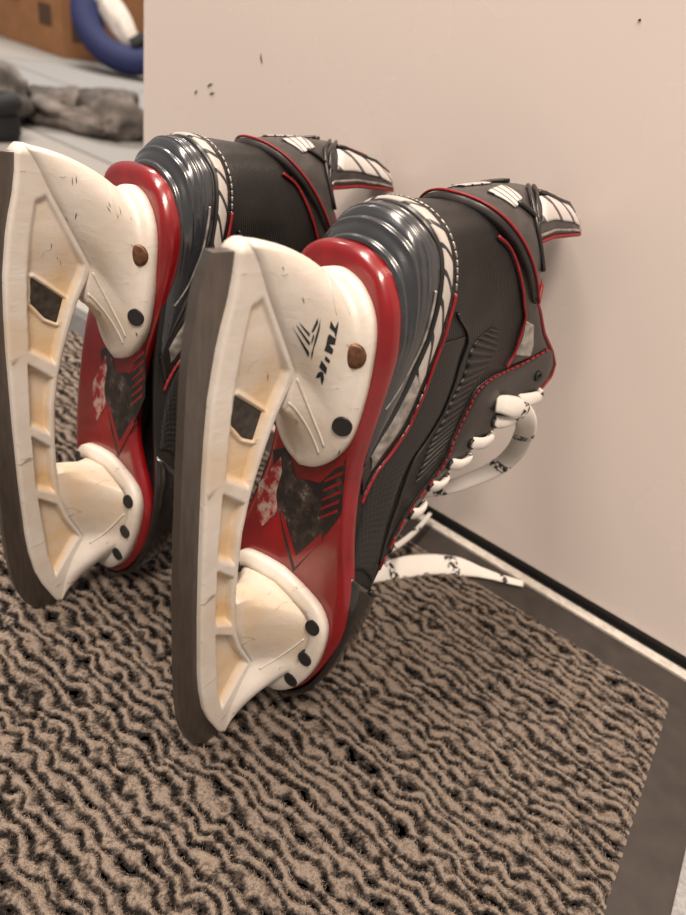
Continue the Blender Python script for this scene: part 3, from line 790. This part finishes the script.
    if lettered:
        c = spline([(93, -40, 191), (93, -45, 196), (98, -48.5, 208), (110, -48, 224), (127, -43, 241), (150, -35, 255), (167, -26, 254), (175, -18, 240), (177.5, -12, 219), (176, -5, 196), (165, 2, 160)], 70)
        nn = np.array([[-.43, -.33, -.84]] * 70)
        tubes('lace_loop', [c], np.interp(np.linspace(0, 1, 70), [0, .15, .5, .8, 1], [5, 6.6, 6.6, 5, 4]), M['lace'], lc, n=10, flat=.36, normals=[nn])
        tail = spline([(236, 12, 128), (262, 30, 150), (272.5, 34, 172), (274.3, 27, 196), (275.2, 17, 221), (275.4, 8.5, 240), (275.6, -3, 257), (276.3, -18, 271), (278.6, -35, 283.5), (280.2, -49, 293), (281.3, -60, 301)], 60)
        rad = np.interp(np.linspace(0, 1, 60), [.18, .45, .68, .76, .83, 1], [6.5, 9.4, 8.6, 5, 3.6, 2.8])
        fl = np.array([-.99477, -.096, -.0349])
        tubes('lace_end', [tail], rad, M['lace'], lc, n=10, flat=.22, normals=[fl * .8 + np.array([-.1, -.5, -.3])])
        tubes('lace_end', [spline([(250, 20, 205), (262, 27, 228), (266, 30, 246), (266.5, 32, 262), (266, 35, 279), (264.5, 39, 297)], 30)], np.linspace(3.2, 2.0, 30), M['lace'], lc, n=8, flat=.4, normals=[fl])

EYES = [-.572, -.618, -.648, -.676, -.706, -.742, -.79, -.85]
def EU(s): return interp(-s, [(.57, .88), (.62, .86), (.68, .86), (.72, .84), (.80, .84), (.9, .84)])

# ------------------------------------------------------------------ the place
RIGHT = ([[0.09096, -0.98799, 0.12488], [-0.04649, 0.12105, 0.99156], [-0.99477, -0.096, -0.03492]], [-160.46, 147.03, 291.35])
LEFT = ([[0.08564, -0.98608, 0.14249], [-0.08686, 0.13508, 0.98702], [-0.99253, -0.09691, -0.07408]], [-307.9, 152.58, 288.28])
r1 = build_skate(*RIGHT, OUT_LAT, OUT_MED, 0)
r2 = build_skate(*LEFT, L_NEAR, L_FAR, 1)
tag(r1, 'nearer black and red hockey skate on its toe, lettering on its white holder', 'ice skate', 'pair of hockey skates')
tag(r2, 'left hockey skate on its toe, scuffed white holder without lettering', 'ice skate', 'pair of hockey skates')

WALL_Y = .444; EDGE_X = -.5455
def setting():
    fl = mesh_obj('floor', [(-6, -2, 0), (3, -2, 0), (3, 5, 0), (-6, 5, 0)], [(0, 1, 2, 3)], M['floor'], scale=1, smooth=False); tag(fl, None, None, kind='structure')
    w = box('wall_back', ((EDGE_X + 1.6) / 2, WALL_Y + .03, .012 + .9), (1.6 - EDGE_X, .06, 1.8), M['panel'], bevel=.002); tag(w, None, None, kind='structure')
    t = box('trim_1', ((EDGE_X + 1.6) / 2, WALL_Y + .024, .0065), (1.6 - EDGE_X - .01, .044, .013), M['seal']); tag(t, None, None, kind='structure')
    t2 = box('trim_2', ((EDGE_X + 1.6) / 2, .4362, .002), (1.6 - EDGE_X, .0088, .004), M['sill'], bevel=.0008); tag(t2, None, None, kind='structure')
    fw = box('wall_far', (-2, 4.0, 1.25), (8, .1, 2.5), M['farwall']); tag(fw, None, None, kind='structure')
    mat = bpy.data.objects.new('floor_mat', None); COL.objects.link(mat); mat.location = (0, 0, 0)
    tag(mat, 'ribbed brown and black doormat with flat rubber border under the skates', 'doormat')
    X1, Y1, X0, Y0 = .1235, .4305, -.9, -.35; b = .0305
    bd = box('rubber_border', ((X0 + X1) / 2, (Y0 + Y1) / 2, .0015), (X1 - X0, Y1 - Y0, .003), M['rubber'], mat, bevel=.001)
    px0, px1, py0, py1 = -.62, X1 - b, -.12, Y1 - b
    st = .00105; nx, ny = int((px1 - px0) / st), int((py1 - py0) / st)
    rg = np.random.default_rng(3)
    def vnoise(X, Y, sc, seed):
        g = np.random.default_rng(seed).random((256, 256)); x, y = X / sc, Y / sc
        i, j = np.floor(x).astype(int), np.floor(y).astype(int); f, h = x - i, y - j
        f = f * f * (3 - 2 * f); h = h * h * (3 - 2 * h)
        G = lambda a, c: g[a % 256, c % 256]
        return (G(i, j) * (1 - f) + G(i + 1, j) * f) * (1 - h) + (G(i, j + 1) * (1 - f) + G(i + 1, j + 1) * f) * h
    X, Y = np.meshgrid(np.linspace(px0, px1, nx), np.linspace(py0, py1, ny), indexing='ij')
    ph = Y / .0078 + .75 * (vnoise(X, Y, .0075, 1) - .5) + .8 * (vnoise(X, Y, .014, 2) - .5)
    rid = .5 + .5 * np.cos(2 * np.pi * ph)
    lump = vnoise(X, Y, .0042, 4); fine = vnoise(X, Y, .0017, 5); gr = rg.random(X.shape)
    seg = vnoise(X, Y, .0055, 6)
    yarn = np.clip(.10 + rid * (.5 + .5 * seg) * .9 + .4 * (lump - .5) + .4 * (fine - .5) + .3 * (gr - .5), 0, 1)
    Z = .0032 + .0036 * np.clip(rid * (.5 + .4 * seg) + .35 * (lump - .5) + .3 * (fine - .5) + .12 * (gr - .5), 0, 1.2)
    ed = np.minimum.reduce([X - px0, px1 - X, Y - py0, py1 - Y]); Z = .003 + (Z - .003) * np.clip(ed / .004, 0, 1) - .0002
    me = bpy.data.meshes.new('carpet_pile'); nv = nx * ny
    me.vertices.add(nv); me.vertices.foreach_set('co', np.stack([X, Y, Z], -1).reshape(-1).astype(np.float32))
    i, j = np.meshgrid(np.arange(nx - 1), np.arange(ny - 1), indexing='ij'); a = (i * ny + j).ravel()
    q = np.stack([a, a + ny, a + ny + 1, a + 1], 1).ravel().astype(np.int32); nf = len(a)
    me.loops.add(nf * 4); me.loops.foreach_set('vertex_index', q)
    me.polygons.add(nf); me.polygons.foreach_set('loop_start', np.arange(0, nf * 4, 4, dtype=np.int32)); me.polygons.foreach_set('loop_total', np.full(nf, 4, np.int32))
    me.update(calc_edges=True); me.validate()
    at = me.attributes.new('yarn', 'FLOAT', 'POINT'); at.data.foreach_set('value', yarn.ravel().astype(np.float32))
    me.polygons.foreach_set('use_smooth', np.ones(nf, bool)); me.materials.append(M['pile'])
    o = bpy.data.objects.new('carpet_pile', me); COL.objects.link(o); o.parent = mat; o['kind'] = 'stuff'
    # loose fibres on the pile
    nh = 330000; hx = px0 + .12 + (px1 - px0 - .123) * rg.random(nh); hy = py0 + .02 + (py1 - py0 - .023) * rg.random(nh)
    ii = np.clip(((hx - px0) / (px1 - px0) * (nx - 1)).astype(int), 0, nx - 1); jj = np.clip(((hy - py0) / (py1 - py0) * (ny - 1)).astype(int), 0, ny - 1)
    keep = (yarn[ii, jj] > .12 + .5 * rg.random(nh)); hx, hy, ii, jj = hx[keep], hy[keep], ii[keep], jj[keep]; nh = len(hx); hz = Z[ii, jj]
    ang = rg.random(nh) * 2 * np.pi; ln = .0008 + .0013 * rg.random(nh); up = .35 + .65 * rg.random(nh)
    P = np.zeros((nh, 3, 3)); P[:, 0] = np.stack([hx, hy, hz - .0003], 1)
    P[:, 1] = P[:, 0] + np.stack([np.cos(ang) * ln * .35, np.sin(ang) * ln * .35, ln * up * .7], 1)
    P[:, 2] = P[:, 1] + np.stack([np.cos(ang + .8) * ln * .6, np.sin(ang + .8) * ln * .6, ln * up * .3], 1)
    hc = bpy.data.hair_curves.new('loose_fibres'); hc.add_curves([3] * nh)
    hc.attributes['position'].data.foreach_set('vector', P.reshape(-1).astype(np.float32)) if 'position' in hc.attributes else hc.points.foreach_set('position', P.reshape(-1).astype(np.float32))
    ra = hc.attributes.new('radius', 'FLOAT', 'POINT') if 'radius' not in hc.attributes else hc.attributes['radius']
    ra.data.foreach_set('value', np.tile(np.array([.00016, .00014, .00006], np.float32), nh))
    ya = hc.attributes.new('yarn', 'FLOAT', 'CURVE'); ya.data.foreach_set('value', np.clip(yarn[ii, jj] * .8 + .25 * rg.random(nh), 0, 1).astype(np.float32))
    hc.materials.append(M['fibre']); ho = bpy.data.objects.new('loose_fibres', hc); COL.objects.link(ho); ho.parent = mat; ho['kind'] = 'stuff'
setting()
def blob(name, c, r, sc, mat, parent=None, seed=0, amp=.25, freq=3., sub=4, rot=0):
    from mathutils import noise as NZ
    bm = bmesh.new(); bmesh.ops.create_icosphere(bm, subdivisions=sub, radius=1)
    for v in bm.verts:
        d = NZ.fractal(v.co * freq + Vector((seed, seed * 2.3, 0)), 1., 2., 4) * amp
        rd = 1 - abs(NZ.noise(v.co * freq * .8 + Vector((0, seed, seed)))) * amp
        v.co = v.co * (rd + d)
        v.co = Vector((v.co.x * sc[0] * r, v.co.y * sc[1] * r, v.co.z * sc[2] * r))
        if v.co.z < -sc[2] * r * .7: v.co.z = -sc[2] * r * .7
    me = bpy.data.meshes.new(name); bm.to_mesh(me); bm.free(); me.materials.append(mat)
    me.polygons.foreach_set('use_smooth', [True] * len(me.polygons))
    o = bpy.data.objects.new(name, me); COL.objects.link(o); o.location = (c[0], c[1], c[2] + sc[2] * r * .7); o.rotation_euler = (0, 0, rot)
    if parent is not None: o.parent = parent
    return o
def lathe(name, prof, mat, parent=None, n=48, a0=0., a1=2 * math.pi):
    cl = abs(a1 - a0 - 2 * math.pi) < 1e-6; k = n if cl else n + 1
    V = [(r * math.cos(a0 + (a1 - a0) * j / n), r * math.sin(a0 + (a1 - a0) * j / n), z) for r, z in prof for j in range(k)]
    return fix_normals(mesh_obj(name, V, grid_faces(len(prof), k, cl), mat, parent, scale=1))

def backdrop():
    # cardboard box
    b = box('cardboard_box', (-3.12, 2.16, .26), (.80, .70, .52), M['card'], bevel=.004)
    tag(b, 'brown cardboard box on the grey floor in the far corner', 'box')
    box('box_print', (.29, -.351, -.125), (.085, .002, .075), M['cardprint'], b)
    box('box_print', (.06, -.351, -.06), (.10, .002, .085), M['cardprint'], b)
    box('box_print', (.401, -.27, -.16), (.002, .07, .08), M['cardprint'], b)
    box('box_flap', (.402, .0, .262), (.22, .69, .004), M['card'], b, rot=(0, .5, 0))
    # open bag
    h = bpy.data.objects.new('duffel_bag', None); COL.objects.link(h); h.location = (-2.445, 1.917, .0)
    tag(h, 'blue bag with white lining and black strap beside the cardboard box', 'bag')
    ax = bpy.data.objects.new('bag_shell', None)
    sh = lathe('bag_shell', [(.09, -.06), (.15, -.05), (.198, -.01), (.208, .03), (.195, .055), (.155, .06), (.115, .045), (.098, 0), (.09, -.06)], M['capblue'], h, 40, math.radians(168), math.radians(352))
    sh.location = (0, 0, .175)
    zax = Vector((.62, -.50, .60)).normalized(); xax = Vector((.79, .47, .19)); xax = (xax - zax * xax.dot(zax)).normalized(); yax = zax.cross(xax)
    sh.rotation_euler = Matrix((xax, yax, zax)).transposed().to_euler()
    bpy.data.objects.remove(ax)
    pad = blob('bag_lining', (0, 0, 0), .12, (.42, 1.15, .35), M['capwhite'], sh, 4, .12, 1.6, 4); pad.location = (-.045, .005, .02); pad.rotation_euler = (0, 0, .62)
    for c in ([(-.175, .02, .045), (-.165, .07, .06), (-.15, .14, .06), (-.11, .2, .04)], [(.02, -.11, .05), (.07, -.075, .06), (.13, -.06, .06), (.2, -.055, .045)]):
        ts = tube_data(spline(c, 24), .022, 8, .4)
        fix_normals(mesh_obj('bag_strap', ts[0], ts[1], M['blackcloth'], sh, scale=1))
    # crumpled fleece
    f = bpy.data.objects.new('fleece_jacket', None); COL.objects.link(f); f.location = (-1.62, 1.03, 0)
    tag(f, 'grey brown crumpled fleece garment lying on the floor behind the rear skate', 'clothing')
    blob('hood', (-.05, -.13, 0), .115, (.90, .95, .66), M['cloth'], f, 3, .22, 1.3)
    blob('fleece_body', (.02, .03, 0), .10, (1.5, .85, .50), M['cloth'], f, 5, .30, 1.9, rot=.5)
    blob('sleeve', (.125, .085, 0), .10, (1.05, .70, .66), M['cloth'], f, 9, .26, 1.6, rot=.9)
    blob('sleeve', (.06, .01, 0), .075, (1.9, .55, .50), M['cloth'], f, 14, .30, 2.0, rot=.35)
    # black shoe at the left edge
    k = bpy.data.objects.new('slipper', None); COL.objects.link(k); k.location = (-1.53, .738, 0)
    tag(k, 'black slipper with cream insole at the left edge', 'shoe')
    rim = [(.125 * math.cos(t), .055 * math.sin(t), .055 + .02 * math.cos(t)) for t in np.linspace(0, 2 * math.pi, 40)]
    v, fc, u = tube_data(rim, .02, 10); up = fix_normals(mesh_obj('upper', v, fc, M['blackcloth'], k, scale=1)); 
    s1 = lathe('sole', [(.005, 0), (.13, 0), (.137, .015), (.135, .05), (.125, .055), (.005, .05)], M['blackcloth'], k); s1.scale = (1, .5, 1)
    s2 = lathe('insole', [(.005, .052), (.105, .054), (.108, .05)], M['capwhite'], k); s2.scale = (1, .46, 1); s2.location = (0, 0, .022)
    for o in (up, s1, s2): o.rotation_euler = (0, 0, math.radians(60))
backdrop()
# marks on the glossy panel
def wall_marks(w):
    for x, z, l, a in ((-.457, .292, .0034, .5), (-.454, .286, .003, .4), (-.474, .283, .0024, .9), (-.401, .322, .0035, 1.9), (-.122, .391, .0008, 0)):
        v, f, u = tube_data([(-l, 0, 0), (0, 0, .0004), (l, 0, 0)], [.0003, .0007, .0002], 6)
        o = mesh_obj('scuff_mark', v, f, M['cardprint'], None, scale=1); o.parent = w; o.matrix_parent_inverse = w.matrix_basis.inverted()
        o.location = (x, WALL_Y - .0003, z); o.rotation_euler = (0, -a, 0)
wall_marks([o for o in bpy.data.objects if o.name == 'wall_back'][0])

# ------------------------------------------------------------------ camera and light
def camera():
    Rm = [(0.79, 0.58, 0.19), (0.47, -0.38, -0.80), (-0.40, 0.72, -0.57)]
    yaw, pit, rol = math.radians(-28.88), math.radians(34.8), math.radians(-13.06)
    f = Vector((math.sin(yaw) * math.cos(pit), math.cos(yaw) * math.cos(pit), -math.sin(pit)))
    r = f.cross(Vector((0, 0, 1))).normalized(); d = f.cross(r)
    rr = r * math.cos(rol) + d * math.sin(rol); dd = -r * math.sin(rol) + d * math.cos(rol)
    cam = bpy.data.cameras.new('camera'); o = bpy.data.objects.new('camera', cam); COL.objects.link(o)
    m = Matrix.Identity(4)
    for i in range(3): m[i][0] = rr[i]; m[i][1] = -dd[i]; m[i][2] = -f[i]
    m[2][3] = .36282; o.matrix_world = m
    cam.sensor_fit = 'VERTICAL'; cam.sensor_height = 24; cam.lens = 24 * 621.69 / 915; cam.clip_start = .01
    cam.shift_x = 0; cam.dof.use_dof = True; cam.dof.focus_distance = .32; cam.dof.aperture_fstop = 5.0
    SC.camera = o
camera()
def lamp(name, loc, size, power, col, rot=(0, 0, 0)):
    l = bpy.data.lights.new(name, 'AREA'); l.shape = 'RECTANGLE'; l.size, l.size_y = size; l.energy = power; l.color = col
    o = bpy.data.objects.new(name, l); COL.objects.link(o); o.location = loc; o.rotation_euler = rot; return o
lamp('ceiling_lamp', (.5, -.5, 2.5), (.6, 1.2), 76, (1, .84, .70))
lamp('ceiling_lamp', (-1.0, .0, 2.5), (.6, 1.2), 64, (1, .86, .74))
lamp('ceiling_lamp', (-2.6, 2.0, 2.5), (.6, 1.2), 80, (1, .92, .84))
w = bpy.data.worlds.new('room'); SC.world = w; w.use_nodes = True
w.node_tree.nodes['Background'].inputs[0].default_value = (.62, .55, .50, 1); w.node_tree.nodes['Background'].inputs[1].default_value = .60
SC.view_settings.view_transform = 'Standard'; SC.view_settings.look = 'None'; SC.view_settings.gamma = 1; SC.view_settings.exposure = 0
